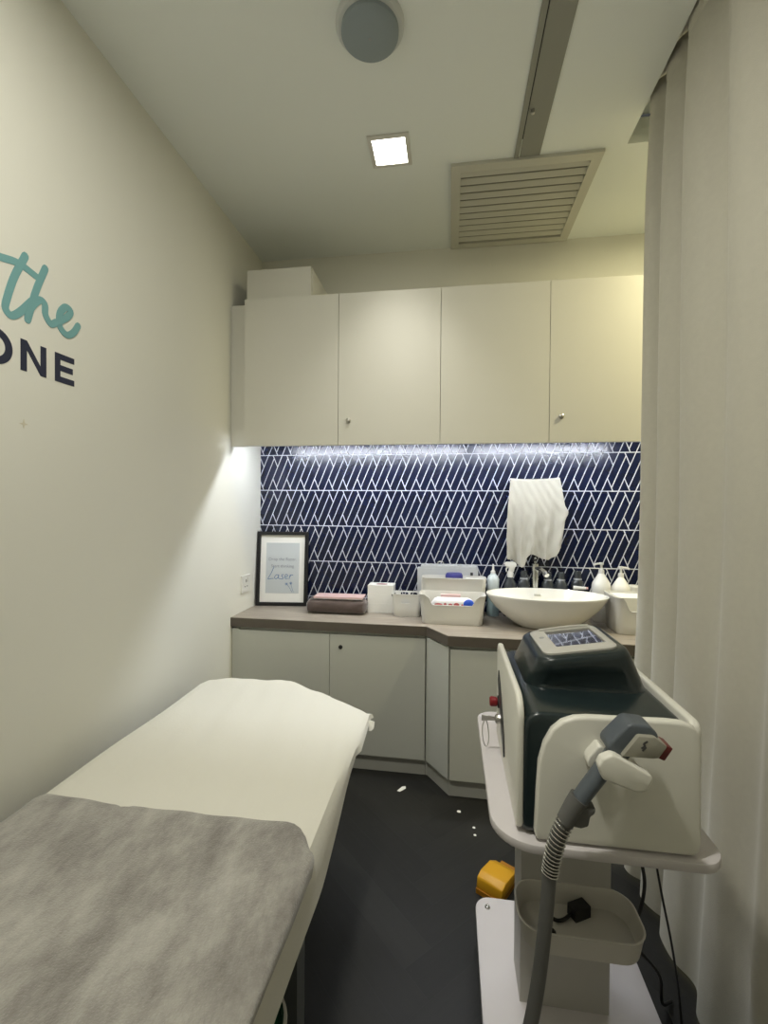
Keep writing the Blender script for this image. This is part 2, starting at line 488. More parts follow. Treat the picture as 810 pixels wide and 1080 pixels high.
merge(nbm, prism([(1.104, zb), (1.122, zb), (1.122, zt), (1.104, zt)], 'x', XL, XL + .0010))
merge(nbm, prism([(1.045, zt), (1.063, zt), (1.122, zb), (1.104, zb)], 'x', XL, XL + .0011))
obj('letter', nbm, 'navy', t, smooth=False)
eb = prism([(1.150, zb), (1.168, zb), (1.168, zt), (1.150, zt)], 'x', XL, XL + .0010)
for z0, ln in ((zb, 1.217), (zt - .017, 1.217), (1.7195, 1.212)):
    merge(eb, prism([(1.150, z0), (ln, z0), (ln, z0 + .017), (1.150, z0 + .017)], 'x', XL, XL + .0011))
obj('letter', eb, 'navy', t, smooth=False)
star = []
for i in range(8):
    r_ = .013 if i % 2 == 0 else .004
    star.append((1.054 + r_ * math.cos(PI * i / 4), 1.544 + r_ * math.sin(PI * i / 4)))
one('sparkle_decal', prism(star, 'x', XL, XL + .0008), 'gold', 'faint four-pointed sparkle mark on the left wall below the capital letters', 'decal', smooth=False)

# wall socket
t = thing('wall_socket', 'white power socket on the left wall beside the framed print', 'socket', (XL, 2.368, .85))
obj('face_plate', box(XL, XL + .010, 2.318, 2.420, .853, .945, .003), 'white_plastic', t)
obj('rocker_switch', box(XL + .010, XL + .014, 2.385, 2.402, .905, .930, .0015), 'white_plastic', t)
pin = box(XL + .0101, XL + .0108, 2.362, 2.369, .905, .922)
for y in (2.349, 2.375): merge(pin, box(XL + .0101, XL + .0108, y, y + .009, .880, .886))
obj('pin_slot', pin, 'black', t, smooth=False)

# ================================================================== ceiling fittings
def downlight(x, y, label, watts, spread, m='downlight', col=DOWNLIGHT_COL):
    t = thing('ceiling_downlight', label, 'ceiling light', (x, y, ZC), 'square recessed downlights')
    a, b = .083, .066
    fr = nb()
    o_ = [(-a, -a), (a, -a), (a, a), (-a, a)]; i_ = [(-b, -b), (b, -b), (b, b), (-b, b)]
    R4 = [[fr.verts.new((x + p[0], y + p[1], z)) for p in q] for q, z in ((o_, ZC), (o_, ZC - .006), (i_, ZC - .008), (i_, ZC - .001))]
    for A, B in zip(R4, R4[1:]):
        for i in range(4): fr.faces.new((A[i], A[(i + 1) % 4], B[(i + 1) % 4], B[i]))
    bmesh.ops.recalc_face_normals(fr, faces=fr.faces)
    obj('trim_frame', fr, 'white_plastic', t, smooth=False)
    obj('diffuser', box(x - b, x + b, y - b, y + b, ZC - .004, ZC - .0005), m, t, smooth=False)
    ld = bpy.data.lights.new('downlight_beam', 'AREA'); ld.shape = 'SQUARE'; ld.size = 2 * b - .004; ld.energy = watts; ld.color = col; ld.spread = math.radians(spread)
    lo = bpy.data.objects.new('downlight_beam', ld); COL.objects.link(lo); lo.location = (0, 0, -.0046); lo.parent = t
    return t
downlight(-.258, 1.845, 'glowing square downlight recessed in the ceiling', DOWNLIGHT_W, DOWNLIGHT_SPREAD)
downlight(-.36, .42, 'square downlight in the ceiling behind the camera', DOWNLIGHT_DIM_W, DOWNLIGHT_WIDE)
downlight(1.32, 1.72, 'warm square downlight in the ceiling on the far side of the curtain', DOWNLIGHT_WARM_W, DOWNLIGHT_WIDE, 'downlight_warm', DOWNLIGHT_WARM_COL)

t = thing('ceiling_speaker', 'round ceiling speaker with a blue-grey mesh face', 'speaker', (-.255, 1.36, ZC))
obj('rim', lathe([(.0, 0), (.104, 0), (.104, -.008), (.098, -.016), (.090, -.018), (.0, -.018)], (-.255, 1.36, ZC), 48), 'speaker_ring', t)
obj('mesh_cover', lathe([(.0, -.018), (.087, -.018), (.087, -.030), (.080, -.037), (.05, -.042), (0, -.044)], (-.255, 1.36, ZC), 48), 'speaker_mesh', t)
obj('logo_dot', box(-.259, -.251, 1.356, 1.364, ZC - .0452, ZC - .043), 'label_grey', t, smooth=False)

t = thing('air_grille', 'square louvred air return grille in the ceiling above the wall cabinets', 'vent', (.30, 2.26, ZC))
gx0, gx1, gy0, gy1 = -.012, .606, 1.952, 2.570
fb = nb(); fw = .042
for a in ((gx0, gx1, gy0, gy0 + fw), (gx0, gx1, gy1 - fw, gy1), (gx0, gx0 + fw, gy0 + fw, gy1 - fw), (gx1 - fw, gx1, gy0 + fw, gy1 - fw)):
    merge(fb, box(*a, ZC - .014, ZC))
obj('grille_frame', fb, 'grille_white', t, smooth=False)
ns = 11; step = (gy1 - gy0 - 2 * fw) / ns
for i in range(ns):
    yy = gy0 + fw + step * i
    obj('louvre', prism([(yy + .004, ZC - .0015), (yy + .003, ZC - .0035), (yy + step * .58, ZC - .0138), (yy + step * .58 + .002, ZC - .0118)], 'x', gx0 + fw, gx1 - fw), 'grille_white', t, smooth=False)
obj('backing_plate', box(gx0 + fw, gx1 - fw, gy0 + fw, gy1 - fw, ZC - .0009, ZC), 'backing', t, smooth=False)

t = thing('ceiling_track', 'long grey metal track with a dark slot running along the ceiling', 'track', (.298, .3, ZC))
ty0, ty1 = -1.3, 1.950
obj('cover_strip', box(.270, .350, ty0, ty1, ZC - .004, ZC, .001), 'track', t, smooth=False)
obj('rail_profile', box(.247, .2655, ty0, ty1, ZC - .007, ZC, .0015), 'track', t, smooth=False)
obj('slot', box(.2655, .270, ty0, 1.86, ZC - .0015, ZC), 'black', t, smooth=False)
obj('stop_knob', lathe([(0, -.004), (.007, -.004), (.007, -.016), (.004, -.018), (0, -.018)], (.284, 1.727, ZC), 16), 'steel', t)

# ================================================================== curtain
prof = [(.712, 1.760), (.694, 1.768), (.683, 1.752), (.692, 1.722), (.730, 1.695), (.737, 1.672), (.712, 1.655), (.690, 1.640), (.687, 1.610), (.712, 1.570),
        (.744, 1.545), (.747, 1.522), (.716, 1.510), (.691, 1.496), (.686, 1.455), (.695, 1.405), (.722, 1.365), (.727, 1.335), (.708, 1.300), (.689, 1.265),
        (.692, 1.215), (.716, 1.170), (.718, 1.130), (.690, 1.070)]
yy = 1.01; i = 0
while yy > -.75:
    prof.append((.702 + .021 * math.cos(i * PI / 2), yy)); yy -= .062 + .012 * random.random(); i += 1
cl = spline([(x, y, 0) for x, y in prof], 6)
rows = [0, .03, .12, .3, .5, .75, 1.0, 1.3, 1.6, 1.9, 2.2, 2.45, 2.62, 2.70, 2.735, 2.745, 2.755, 2.79, 2.825]
def curtain_pt(a, z):
    m = .712
    amp = 1.0 if z < 2.4 else 1.0 - .45 * min(1, (z - 2.4) / .35)
    x = m + (a.x - m) * amp * (1 + .18 * math.sin(a.y * 3.1 + z * 1.3))
    x += -.042 * max(0, (1.2 - z) / 1.2) ** 1.3 + .004 * math.sin(a.y * 9 + z * 2)
    if abs(z - 2.745) < .004: x += .003
    return (x, a.y + .006 * math.sin(z * 2.1 + a.y * 5), z + .012)
cbm = nb()
vs = [[cbm.verts.new(curtain_pt(a, z)) for a in cl] for z in rows]
for a, b in zip(vs, vs[1:]):
    for i in range(len(cl) - 1): cbm.faces.new((a[i], a[i + 1], b[i + 1], b[i]))
bmesh.ops.recalc_face_normals(cbm, faces=cbm.faces)
bmesh.ops.solidify(cbm, geom=list(cbm.faces), thickness=.0025)
t = thing('curtain', 'floor-length grey-beige fabric curtain hanging in folds on the right', 'curtain', (.71, .5, .012))
obj('drape', cbm, 'curtain', t)
one('curtain_rail', box(.69, .735, -1.2, 1.74, 2.842, 2.90, .003), 'white_plastic', 'white curtain rail up inside the ceiling pocket', 'rail', smooth=False)

# ================================================================== wall cabinets
YU = 2.161
def wall_cabinet(x0, x1, splits, label, knob_on, leds):
    t = thing('wall_cabinet', label, 'cabinet', ((x0 + x1) / 2, (YU + YB) / 2, ZU0), 'wall cabinets over the splashback')
    obj('carcass', box(x0 + .001, x1 - .001, YU + .019, YB - .012, ZU0 + .0625, ZU1), 'cabinet', t, smooth=False)
    obj('base_panel', box(x0 + .001, x1 - .001, YU + .019, YB - .0095, ZU0 + .060, ZU0 + .0625), 'underside', t, smooth=False)
    obj('light_block_strip', box(x0, x1, YU + .0195, YU + .028, ZU0 + .001, ZU0 + .0625), 'cabinet', t, smooth=False)  # added unseen strip, keeps LED light from showing through the door gaps
    for k, (a, b) in enumerate(splits):
        d = obj('door', box(a + .0012, b - .0012, YU, YU + .018, ZU0, ZU1, .0012, 1), 'cabinet', t)
        if k == knob_on:
            kx, kz = a + .052, ZU0 + .118
            obj('knob', lathe([(0, 0), (.0105, 0), (.0115, -.003), (.0115, -.009), (.008, -.012), (0, -.0125)], (kx, YU, kz), 20, axis='y'), 'steel', d)
    for lx0, lx1 in leds:
        obj('led_strip', box(lx0, lx1, YU + .066, YU + .078, ZU0 + .053, ZU0 + .060), 'led', t, smooth=False)
    return t
wall_cabinet(-1.0385, -.053, [(-1.0385, -.550), (-.550, -.053)], 'white two-door wall cabinet nearest the left wall', 1, [(-1.034, -.054)])
wall_cabinet(-.053, .935, [(-.053, .444), (.444, .935)], 'white two-door wall cabinet above the sink beside the curtain', 1, [(-.052, .085), (.140, .930)])
one('filler_panel', box(XL, -1.041, YU + .045, YU + .063, ZU0 + .004, ZU1 - .008), 'cabinet', 'narrow white filler strip between wall cabinet and left wall', 'filler', smooth=False)
one('filler_panel', box(.9362, XE, YU + .003, YU + .02, ZU0, ZU1), 'cabinet', 'white filler strip behind the curtain beside the wall cabinet', 'filler', smooth=False)
t = thing('boxed_unit', 'low white boxed unit on top of the wall cabinet in the left corner', 'box', (-.86, 2.37, ZU1))
obj('front_panel', box(-1.040, -.702, YU + .032, YU + .050, ZU1, 2.532, .001, 1), 'cabinet', t)
obj('body', box(-1.040, -.700, YU + .051, YB - .001, ZU1, 2.531), 'cabinet', t, smooth=False)

# ================================================================== lower cabinets and worktop
YL, YS = 2.207, 2.062
wt = prism([(XL, YB - .008), (XL, YL), (-.108, YL), (-.006, YS), (XE, YS), (XE, YB - .008)], 'z', .700, CT, .0015, 1)
t = thing('worktop', 'grey-brown laminate worktop with an angled step running along the back wall', 'worktop', (-.06, 2.35, .70))
obj('top_board', wt, 'worktop', t)
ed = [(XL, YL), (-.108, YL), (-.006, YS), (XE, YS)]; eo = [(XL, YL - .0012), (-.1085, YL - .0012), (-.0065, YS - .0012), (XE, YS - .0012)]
obj('shaded_edge', prism(ed + eo[::-1], 'z', .7005, CT - .0022), 'worktop_edge_shade', t, smooth=False)  # thin added strip, its dark colour stands in for shade on the front
t = thing('base_cabinet', 'white two-door base cabinet under the worktop at the left wall', 'cabinet', (-.62, 2.39, 0), 'base cabinets under the worktop')
obj('carcass', box(XL + .002, -.114, YL + .026, YB - .01, .085, .699), 'cabinet_low', t, smooth=False)
obj('plinth', box(XL + .002, -.114, YL + .030, YB - .01, 0, .085), 'plinth', t, smooth=False)
obj('door', box(-1.086, -.6003, YL + .006, YL + .024, .085, .684, .0012, 1), 'cabinet_low', t)
d = obj('door', box(-.5977, -.116, YL + .006, YL + .024, .085, .684, .0012, 1), 'cabinet_low', t)
obj('lock', lathe([(0, 0), (.0105, 0), (.0105, -.004), (.008, -.006), (0, -.006)], (-.542, YL + .006, .622), 20, axis='y'), 'black', d)
obj('side_filler', box(XL + .002, -1.0885, YL + .012, YL + .026, .085, .690), 'cabinet_low', t, smooth=False)

t = thing('base_cabinet', 'white base cabinet with an angled corner panel under the sink', 'cabinet', (.45, 2.3, 0), 'base cabinets under the worktop')
obj('carcass', prism([(-.112, YB - .01), (-.112, YL + .034), (-.098, YL + .024), (.008, YS + .026), (XE - .002, YS + .026), (XE - .002, YB - .01)], 'z', .085, .699), 'cabinet_low', t, smooth=False)
obj('plinth', prism([(-.112, YB - .01), (-.112, YL + .030), (-.104, YL + .030), (.004, YS + .030), (XE - .002, YS + .030), (XE - .002, YB - .01)], 'z', 0, .085), 'plinth', t, smooth=False)
obj('corner_panel', prism([(-.1105, YL + .008), (-.0985, YL + .020), (.0055, YS + .022), (-.002, YS + .010)], 'z', .085, .692), 'cabinet_low', t, smooth=False)
obj('door', box(.006, .492, YS + .006, YS + .024, .085, .684, .0012, 1), 'cabinet_low', t)
obj('door', box(.4945, .985, YS + .006, YS + .024, .085, .684, .0012, 1), 'cabinet_low', t)

# ================================================================== things on the worktop
# framed print
Wf, Hf = .302, .432
fm = Matrix.Translation((-.972, 2.516, CT + .0006)) @ Matrix.Rotation(math.radians(6.5), 4, 'Z') @ Matrix.Rotation(math.radians(-5.0), 4, 'X')
t = thing('picture_frame', 'black-framed art print leaning on the tiles in the left corner', 'picture frame', (-.972, 2.516, CT))
fb = nb(); bw = .020
for a in ((-Wf / 2, Wf / 2, 0, bw), (-Wf / 2, Wf / 2, Hf - bw, Hf), (-Wf / 2, -Wf / 2 + bw, bw, Hf - bw), (Wf / 2 - bw, Wf / 2, bw, Hf - bw)):
    merge(fb, box(a[0], a[1], -.012, .012, a[2], a[3], .0012, 1))
obj('frame', xform(fb, fm), 'frame_black', t)
obj('mount', xform(box(-Wf / 2 + bw, Wf / 2 - bw, .000, .008, bw, Hf - bw), fm), 'mount', t, smooth=False)
pr_ = obj('print', xform(box(-.098, .098, -.0012, .000, .072, .366), fm), 'print', t, smooth=False)
def text_bm(s, size, align='CENTER'):
    cu = bpy.data.curves.new('txt', 'FONT'); cu.body = s; cu.size = size; cu.align_x = align; cu.extrude = .0003
    o = bpy.data.objects.new('txt', cu); COL.objects.link(o)
    dg = bpy.context.evaluated_depsgraph_get(); me = bpy.data.meshes.new_from_object(o.evaluated_get(dg))
    bm = nb(); bm.from_mesh(me); bpy.data.objects.remove(o); bpy.data.curves.remove(cu); bpy.data.meshes.remove(me)
    return xform(bm, Matrix.Rotation(PI / 2, 4, 'X'))
tb = xform(text_bm('Drop the Razor.',   .0250), Matrix.Translation((0, -.0016, .262)))
obj('text_line', xform(tb, fm), 'print_ink', pr_, smooth=False)
tb = xform(text_bm('Start thinking',   .0250), Matrix.Translation((0, -.0016, .222)))
obj('text_line', xform(tb, fm), 'print_ink', pr_, smooth=False)
las = nb()
for i, s in enumerate([[(-.050, .226), (-.066, .188), (-.083, .158), (-.080, .153), (-.066, .156), (-.052, .157)],
          [(-.021, .176), (-.034, .179), (-.045, .166), (-.040, .155), (-.028, .160), (-.020, .178)], [(-.020, .178), (-.023, .160), (-.014, .156)],
          [(.009, .180), (-.002, .179), (-.002, .170), (.006, .163), (.003, .155), (-.011, .155)],
          [(.016, .165), (.029, .169), (.031, .178), (.022, .181), (.016, .169), (.019, .157), (.033, .158)],
          [(.041, .155), (.047, .180)], [(.045, .168), (.054, .179), (.064, .178)]]):
    merge(las, ribbon(s, .0036, 'y', -.0014 - .0001 * i, -.0004, 5))
obj('handwriting', xform(las, fm), 'print_ink_blue', pr_, smooth=False)
fl = nb()
for i, s in enumerate([[(.028, .124), (.044, .105), (.060, .078)], [(.052, .128), (.058, .105), (.068, .078)]]):
    merge(fl, ribbon(s, .002, 'y', -.0014 - .0001 * i, -.0003, 5))
for cx, cz in ((.026, .126), (.052, .131)):
    for a in range(7):
        an = a * PI / 3.5
        merge(fl, ribbon([(cx, cz), (cx + .009 * math.cos(an), cz + .008 * math.sin(an))], .0022, 'y', -.0016 - .0001 * a, -.0003))
obj('flower_sketch', xform(fl, fm), 'print_ink_blue', pr_, smooth=False)

# rolled dark towel with a pink booklet on it
def towel_roll():
    x0, x1, yc, zc, ry, rz = -.778, -.444, 2.415, CT + .0395, .062, .039
    rings = []
    N = 24; K = 26
    for i in range(N + 1):
        u = i / N; x = x0 + (x1 - x0) * u
        e = min(u, 1 - u); s = min(1, (.55 + .45 * math.sqrt(min(1, e / .06))))
        if e == 0: s = .50
        ring = []
        for j in range(K):
            t_ = 2 * PI * j / K; c, q = math.cos(t_), math.sin(t_)
            sy = math.copysign(abs(c) ** .75, c); sz = math.copysign(abs(q) ** .62, q)
            wob = 1 + .035 * math.sin(9 * u + 2 * t_) + .02 * math.sin(23 * u + 5 * t_)
            z = zc + rz * s * sz * (wob if q > 0 else 1)
            ring.append((x, yc + ry * s * sy * wob, max(CT + .0003, z)))
        rings.append(ring)
    return loft(rings)
one('folded_towel', towel_roll(), 'brown_towel', 'dark brown towel rolled up on the worktop beside the framed print', 'towel')
t = thing('booklet', 'pale pink booklet lying on the dark brown rolled towel', 'booklet', (-.60, 2.415, CT + .079))
bmx = Matrix.Translation((-.598, 2.418, CT + .0815)) @ Matrix.Rotation(math.radians(1), 4, 'Z')
obj('cover', xform(box(-.135, .135, -.052, .052, .003, .0125, .002, 1), bmx), 'pink_paper', t)
obj('pages', xform(box(-.132, .132, -.050, .050, 0, .003, .001, 1), bmx), 'paper', t)

# stack of paper towel packs
for i, lab in enumerate(('bottom white paper towel pack of the stack of three', 'middle white paper towel pack of the stack of three', 'top white paper towel pack with a rose printed opening')):
    z = CT + .0005 + i * .0505
    t = thing('paper_towel_pack', lab, 'paper towels', (-.377, 2.495, z), 'paper towel packs on the worktop')
    b_ = box(-.448, -.306, 2.445, 2.545, z, z + .0498, .021, 5)
    for v in b_.verts: v.co.y += .002 * math.sin(v.co.x * 60 + i); v.co.z += .0007 * math.sin(v.co.x * 40 + i * 2) if v.co.z > z + .02 else 0
    obj('pack', b_, 'tissue', t)
    if i == 2:
        obj('opening_label', prism(rrect(-.405, -.345, 2.470, 2.515, .018), 'z', z + .0480, z + .0502), 'tissue_mark', t, smooth=False)

# plastic bins
def hollow_bin(x0, x1, y0, y1, z0, z1, taper, r, wall, ztop=None, nper=16, n=8, dense=14):
    """tapered open bin: ztop(x, y) gives the rim height, side walls stay WALL thick"""
    def ring(f, zf, inset_, rr):
        cx, cy = (x0 + x1) / 2, (y0 + y1) / 2; hx, hy = (x1 - x0) / 2 * f - inset_, (y1 - y0) / 2 * f - inset_
        base = rrect(cx - hx, cx + hx, cy - hy, cy + hy, max(rr - inset_, .004), n); out = []
        m = len(base)
        for i in range(m):
            a, b = base[i], base[(i + 1) % m]; L = math.dist(a, b)
            q = dense if i % (n + 1) == n else 1
            for j in range(q):
                out.append((a[0] + (b[0] - a[0]) * j / q, a[1] + (b[1] - a[1]) * j / q))
        return [(p[0], p[1], zf(p)) for p in out]
    zt = (lambda p: z1) if ztop is None else (lambda p: ztop(p[0], p[1]))
    fb_ = 1 - taper
    def at(s, inset_):   # ring at height fraction s of the local rim height
        return ring(fb_ + taper * s, lambda p: z0 + (zt(p) - z0) * s, inset_, r)
    rings = [ring(fb_ * .97, lambda p: z0, .0, r), at(.03, 0), at(.35, 0), at(.7, 0), at(.985, 0)]
    lip = ring(1.0, lambda p: zt(p), -.0015, r); rings += [lip, ring(1.0, lambda p: zt(p) + .001, wall * .6, r), at(.97, wall), at(.6, wall), at(.3, wall), ring(fb_, lambda p: z0 + wall, wall, r)]
    return loft(rings)

def front_cut(x0, x1, y0, ztop, depth, frac):
    c, h = (x0 + x1) / 2, (x1 - x0) / 2 * frac
    def f(x, y):
        if y > y0 + .045: return ztop
        d = abs(x - c); e = .016
        s = 1 if d < h - e else max(0, min(1, (h + e - d) / (2 * e)))
        s = s * s * (3 - 2 * s)
        return ztop - depth * s
    return f

# small basket
t = thing('storage_basket', 'small white handled basket beside the paper towel stack', 'basket', (-.221, 2.425, CT), 'white plastic baskets on the worktop')
sb = hollow_bin(-.304, -.151, 2.372, 2.480, CT + .0004, CT + .120, .09, .018, .004)
cut = [prism(rrect(-.268, -.226, CT + .0955, CT + .1125, .008), 'y', 2.44, 2.52), prism(rrect(-.214, -.172, CT + .0955, CT + .1125, .008), 'y', 2.44, 2.52), prism(rrect(-.258, -.205, CT + .072, CT + .092, .009), 'y', 2.33, 2.42)]
obj('basket_body', boolean_cut(sb, cut), 'white_plastic', t)
one('comb', xform(box(-.012, .012, -.004, .004, 0, .112, .003), Matrix.Translation((-.255, 2.415, CT + .012)) @ Matrix.Rotation(math.radians(-24), 4, 'Y')), 'black', 'flat black tool handle standing in the small white basket', 'tool')

# large front bin with cut-out, wipes inside
zt = CT + .148
t = thing('storage_basket', 'large white basket with a scooped front holding a pack of wipes', 'basket', (.024, 2.30, CT), 'white plastic baskets on the worktop')
obj('basket_body', hollow_bin(-.152, .177, 2.245, 2.365, CT + .0004, zt, .10, .028, .004, front_cut(-.152, .177, 2.245, zt, .050, .68)), 'white_plastic', t)
t = thing('wipes_pack', 'white wipes pack with a blue lid in the scooped basket', 'wipes', (.03, 2.285, CT + .05))
wp = nb(); K = 20
rings = []
for i in range(15):
    u = i / 14; e = min(u, 1 - u); s = .25 + .75 * min(1, (e / .12)) ** .5
    rings.append([(-.092 + .215 * u, 2.295 + .032 * s * math.copysign(abs(math.cos(a)) ** .7, math.cos(a)), CT + .092 + (.036 * s) * math.copysign(abs(math.sin(a)) ** .7, math.sin(a))) for a in [2 * PI * j / K for j in range(K)]])
obj('pouch', loft(rings), 'film', t)
obj('blue_lid', lathe([(0, 0), (.027, 0), (.027, -.004), (.022, -.010), (.010, -.013), (0, -.0135)], (.094, 2.268, CT + .100), 24, axis='y'), 'blue', t)
rp = nb()
for (x, z, a, b) in ((-.055, .098, .020, .006), (-.022, .099, .007, .008), (.004, .097, .010, .007), (.034, .099, .014, .009), (.062, .096, .006, .007)):
    merge(rp, lathe([(0, 0), (1, 0), (1, -.0012), (0, -.0012)], (x, 2.2632, CT + z), 14, sx=a, sy=b, axis='y'))
obj('printed_marks', rp, 'red_print', t, smooth=False)
one('cotton_pad_pack', box(-.045, .055, 2.325, 2.352, CT + .006, CT + .136, .010, 3), 'pink_paper', 'pale peach pack standing behind the wipes in the scooped basket', 'pack')

# bin behind it
zt2 = CT + .212
t = thing('storage_basket', 'tall white basket with a blue lidded jar, behind the scooped basket', 'basket', (.014, 2.43, CT), 'white plastic baskets on the worktop')
obj('basket_body', hollow_bin(-.147, .188, 2.378, 2.486, CT + .0004, zt2, .08, .024, .004), 'white_plastic', t)
t = thing('jar', 'jar with an indigo lid sticking out of the tall white basket', 'jar', (.020, 2.43, CT + .06))
obj('jar_body', lathe([(0, .0), (.040, .0), (.042, .01), (.042, .150), (.036, .160), (0, .160)], (.022, 2.428, CT + .006), 28), 'white_plastic', t)
obj('lid', lathe([(0, .160), (.044, .160), (.046, .170), (.046, .215), (.040, .226), (0, .228)], (.022, 2.428, CT + .006), 28), 'indigo', t)
one('gauze_pack', xform(box(-.055, .055, -.028, .028, 0, .195, .010, 3), Matrix.Translation((-.095, 2.432, CT + .006))), 'tissue', 'white paper pack in the tall basket, left of the jar', 'pack')
one('gauze_pack', xform(box(-.045, .045, -.028, .028, 0, .198, .010, 3), Matrix.Translation((.125, 2.432, CT + .006)) @ Matrix.Rotation(.03, 4, 'Y')), 'tissue', 'white paper pack in the tall basket, right of the jar', 'pack')

# grey case against the tiles
t = thing('instrument_case', 'pale grey case against the tiles behind the white baskets', 'case', (-.01, 2.53, CT))
obj('case_body', box(-.178, .152, 2.500, 2.560, CT + .0005, CT + .245, .006), 'case', t)
lid = prism(rrect(-.160, .145, CT + .245, CT + .262, .005), 'y', 2.505, 2.556, .002, 1)
for i in range(9): merge(lid, box(-.145 + i * .033, -.130 + i * .033, 2.51, 2.55, CT + .262, CT + .266))
obj('case_lid', lid, 'case', t)
obj('latch', box(.110, .124, 2.495, 2.501, CT + .205, CT + .228, .001, 1), 'black', t)
obj('carry_ring', tube([(-.068, 2.53, CT + .262), (-.066, 2.53, CT + .276), (-.052, 2.53, CT + .281), (-.038, 2.53, CT + .276), (-.036, 2.53, CT + .262)], .003, 8), 'steel', t)

# bottles behind the basin
def pump_head(c, z, s=1.0, dirx=-1):
    b = lathe([(0, 0), (.011 * s, 0), (.012 * s, .006 * s), (.010 * s, .016 * s), (.005 * s, .018 * s), (.0045 * s, .036 * s), (.009 * s, .037 * s), (.009 * s, .046 * s), (0, .047 * s)], (c[0], c[1], z), 18)
    return merge(b, tube([(c[0], c[1], z + .041 * s), (c[0] + dirx * .018 * s, c[1] - .004, z + .041 * s), (c[0] + dirx * .032 * s, c[1] - .006, z + .036 * s)], .0042 * s, 8))

t = thing('squeeze_bottle', 'frosted squeeze bottle with pale blue gel beside the tall basket', 'bottle', (.231, 2.495, CT))
obj('bottle_body', lathe([(0, .0), (.030, .0), (.032, .006), (.032, .135), (.0, .135)], (.231, 2.495, CT + .0004), 24), 'liquid', t)
obj('shoulder', lathe([(0, .135), (.0322, .135), (.0322, .195), (.026, .212), (.014, .222), (.013, .228), (0, .228)], (.231, 2.495, CT + .0004), 24), 'bottle_clear', t)
obj('nozzle', lathe([(0, .228), (.012, .228), (.012, .240), (.006, .246), (.004, .278), (0, .279)], (.231, 2.495, CT + .0004), 18), 'white_plastic', t)

t = thing('spray_bottle', 'smoky spray bottle with a white trigger head behind the basin', 'bottle', (.322, 2.50, CT))
obj('bottle_body', lathe([(0, 0), (.034, 0), (.036, .006), (.036, .150), (.030, .180), (.016, .205), (.014, .214), (0, .214)], (.322, 2.50, CT + .0004), 24), 'smoke_glass', t)
th_ = lathe([(0, .210), (.016, .210), (.017, .232), (.014, .240), (0, .240)], (.322, 2.50, CT), 18)
merge(th_, prism([(.296, CT + .268), (.288, CT + .282), (.300, CT + .292), (.345, CT + .292), (.356, CT + .278), (.345, CT + .262), (.338, CT + .238), (.310, CT + .238), (.316, CT + .262)], 'y', 2.490, 2.510, .004))
merge(th_, prism([(.303, CT + .266), (.296, CT + .252), (.300, CT + .236), (.305, CT + .238), (.303, CT + .252), (.312, CT + .266)], 'y', 2.494, 2.506, .001, 1))
obj('trigger_head', th_, 'white_plastic', t)

gl = [(.394, .245, 'smoked bottle between the spray bottle and the tap'), (.517, .240, 'smoked grey bottle just right of the tap'),
      (.585, .242, 'smoked grey bottle second to the right of the tap'), (.668, .250, 'smoked grey bottle nearest the white soap pumps')]
for x, hgt, lab in gl:
    t = thing('smoked_bottle', lab, 'bottle', (x, 2.505, CT), 'smoked bottles behind the basin')
    s = hgt / .25
    obj('bottle_body', lathe([(0, 0), (.026, 0), (.030, .006), (.033, .10), (.034, .165 * s), (.031, .190 * s), (.020, .208 * s), (.013, .215 * s), (0, .215 * s)], (x, 2.505, CT + .0004), 24), 'smoke_glass', t)
    obj('cap', lathe([(0, .213 * s), (.018, .213 * s), (.019, .232 * s), (.017, .250 * s), (0, .251 * s)], (x, 2.505, CT + .0004), 20), 'smoke_glass', t)
    obj('neck_band', lathe([(0, .206 * s), (.0215, .206 * s), (.0190, .213 * s), (0, .213 * s)], (x, 2.505, CT + .0004), 20), 'label_grey', t)

for x, y, top, dx, lab in ((.775, 2.47, 1.052, -1, 'taller white soap pump bottle beside the basin'), (.872, 2.475, 1.034, 1, 'shorter white soap pump bottle near the curtain')):
    t = thing('soap_pump_bottle', lab, 'soap bottle', (x, y, CT), 'white soap pump bottles')
    h_ = top - .056 - CT
    prf_ = [(0, 0), (.042, 0), (.046, .01), (.047, h_ - .085), (.046, h_ - .065), (.042, h_ - .048), (.034, h_ - .034), (.024, h_ - .018), (.016, h_ - .006), (.013, h_), (0, h_)]
    obj('bottle_body', lathe(prf_, (x, y, CT + .0004), 28), 'ceramic', t)
    obj('pump', pump_head((x, y), CT + h_, 1.2, dx), 'white_plastic', t)
t = thing('white_jar', 'small white jar on the worktop at the curtain edge', 'jar', (.945, 2.50, CT))
obj('jar_body', lathe([(0, 0), (.030, 0), (.032, .01), (.032, .150), (0, .150)], (.945, 2.50, CT + .0004), 24), 'ceramic', t)
obj('lid', lathe([(0, .150), (.033, .150), (.033, .180), (.028, .185), (0, .186)], (.945, 2.50, CT + .0004), 24), 'white_plastic', t)

# vessel basin
def basin():
    cx, cy, z0 = .468, 2.305, CT + .0005
    A, B, H = .288, .168, .157
    pr_o = [(.42, 0), (.46, .004), (.60, .030), (.74, .062), (.86, .096), (.94, .125), (.985, .147), (1.0, .156), (.997, .1595), (.985, .160)]
    pr_i = [(.965, .152), (.90, .122), (.78, .085), (.60, .052), (.35, .030), (.10, .023), (.085, .022)]
    N = 64; rings = []
    for r_, h_ in pr_o + pr_i:
        rings.append([(cx + A * r_ * math.cos(2 * PI * j / N), cy + B * r_ * math.sin(2 * PI * j / N), z0 + h_) for j in range(N)])
    return loft(rings)
t = thing('vessel_basin', 'white oval vessel basin standing on the worktop below the hanging towel', 'basin', (.468, 2.305, CT))
obj('bowl', basin(), 'ceramic', t)
obj('drain', lathe([(0, .023), (.022, .023), (.022, .027), (.016, .029), (0, .029)], (.468, 2.305, CT), 24), 'chrome', t)
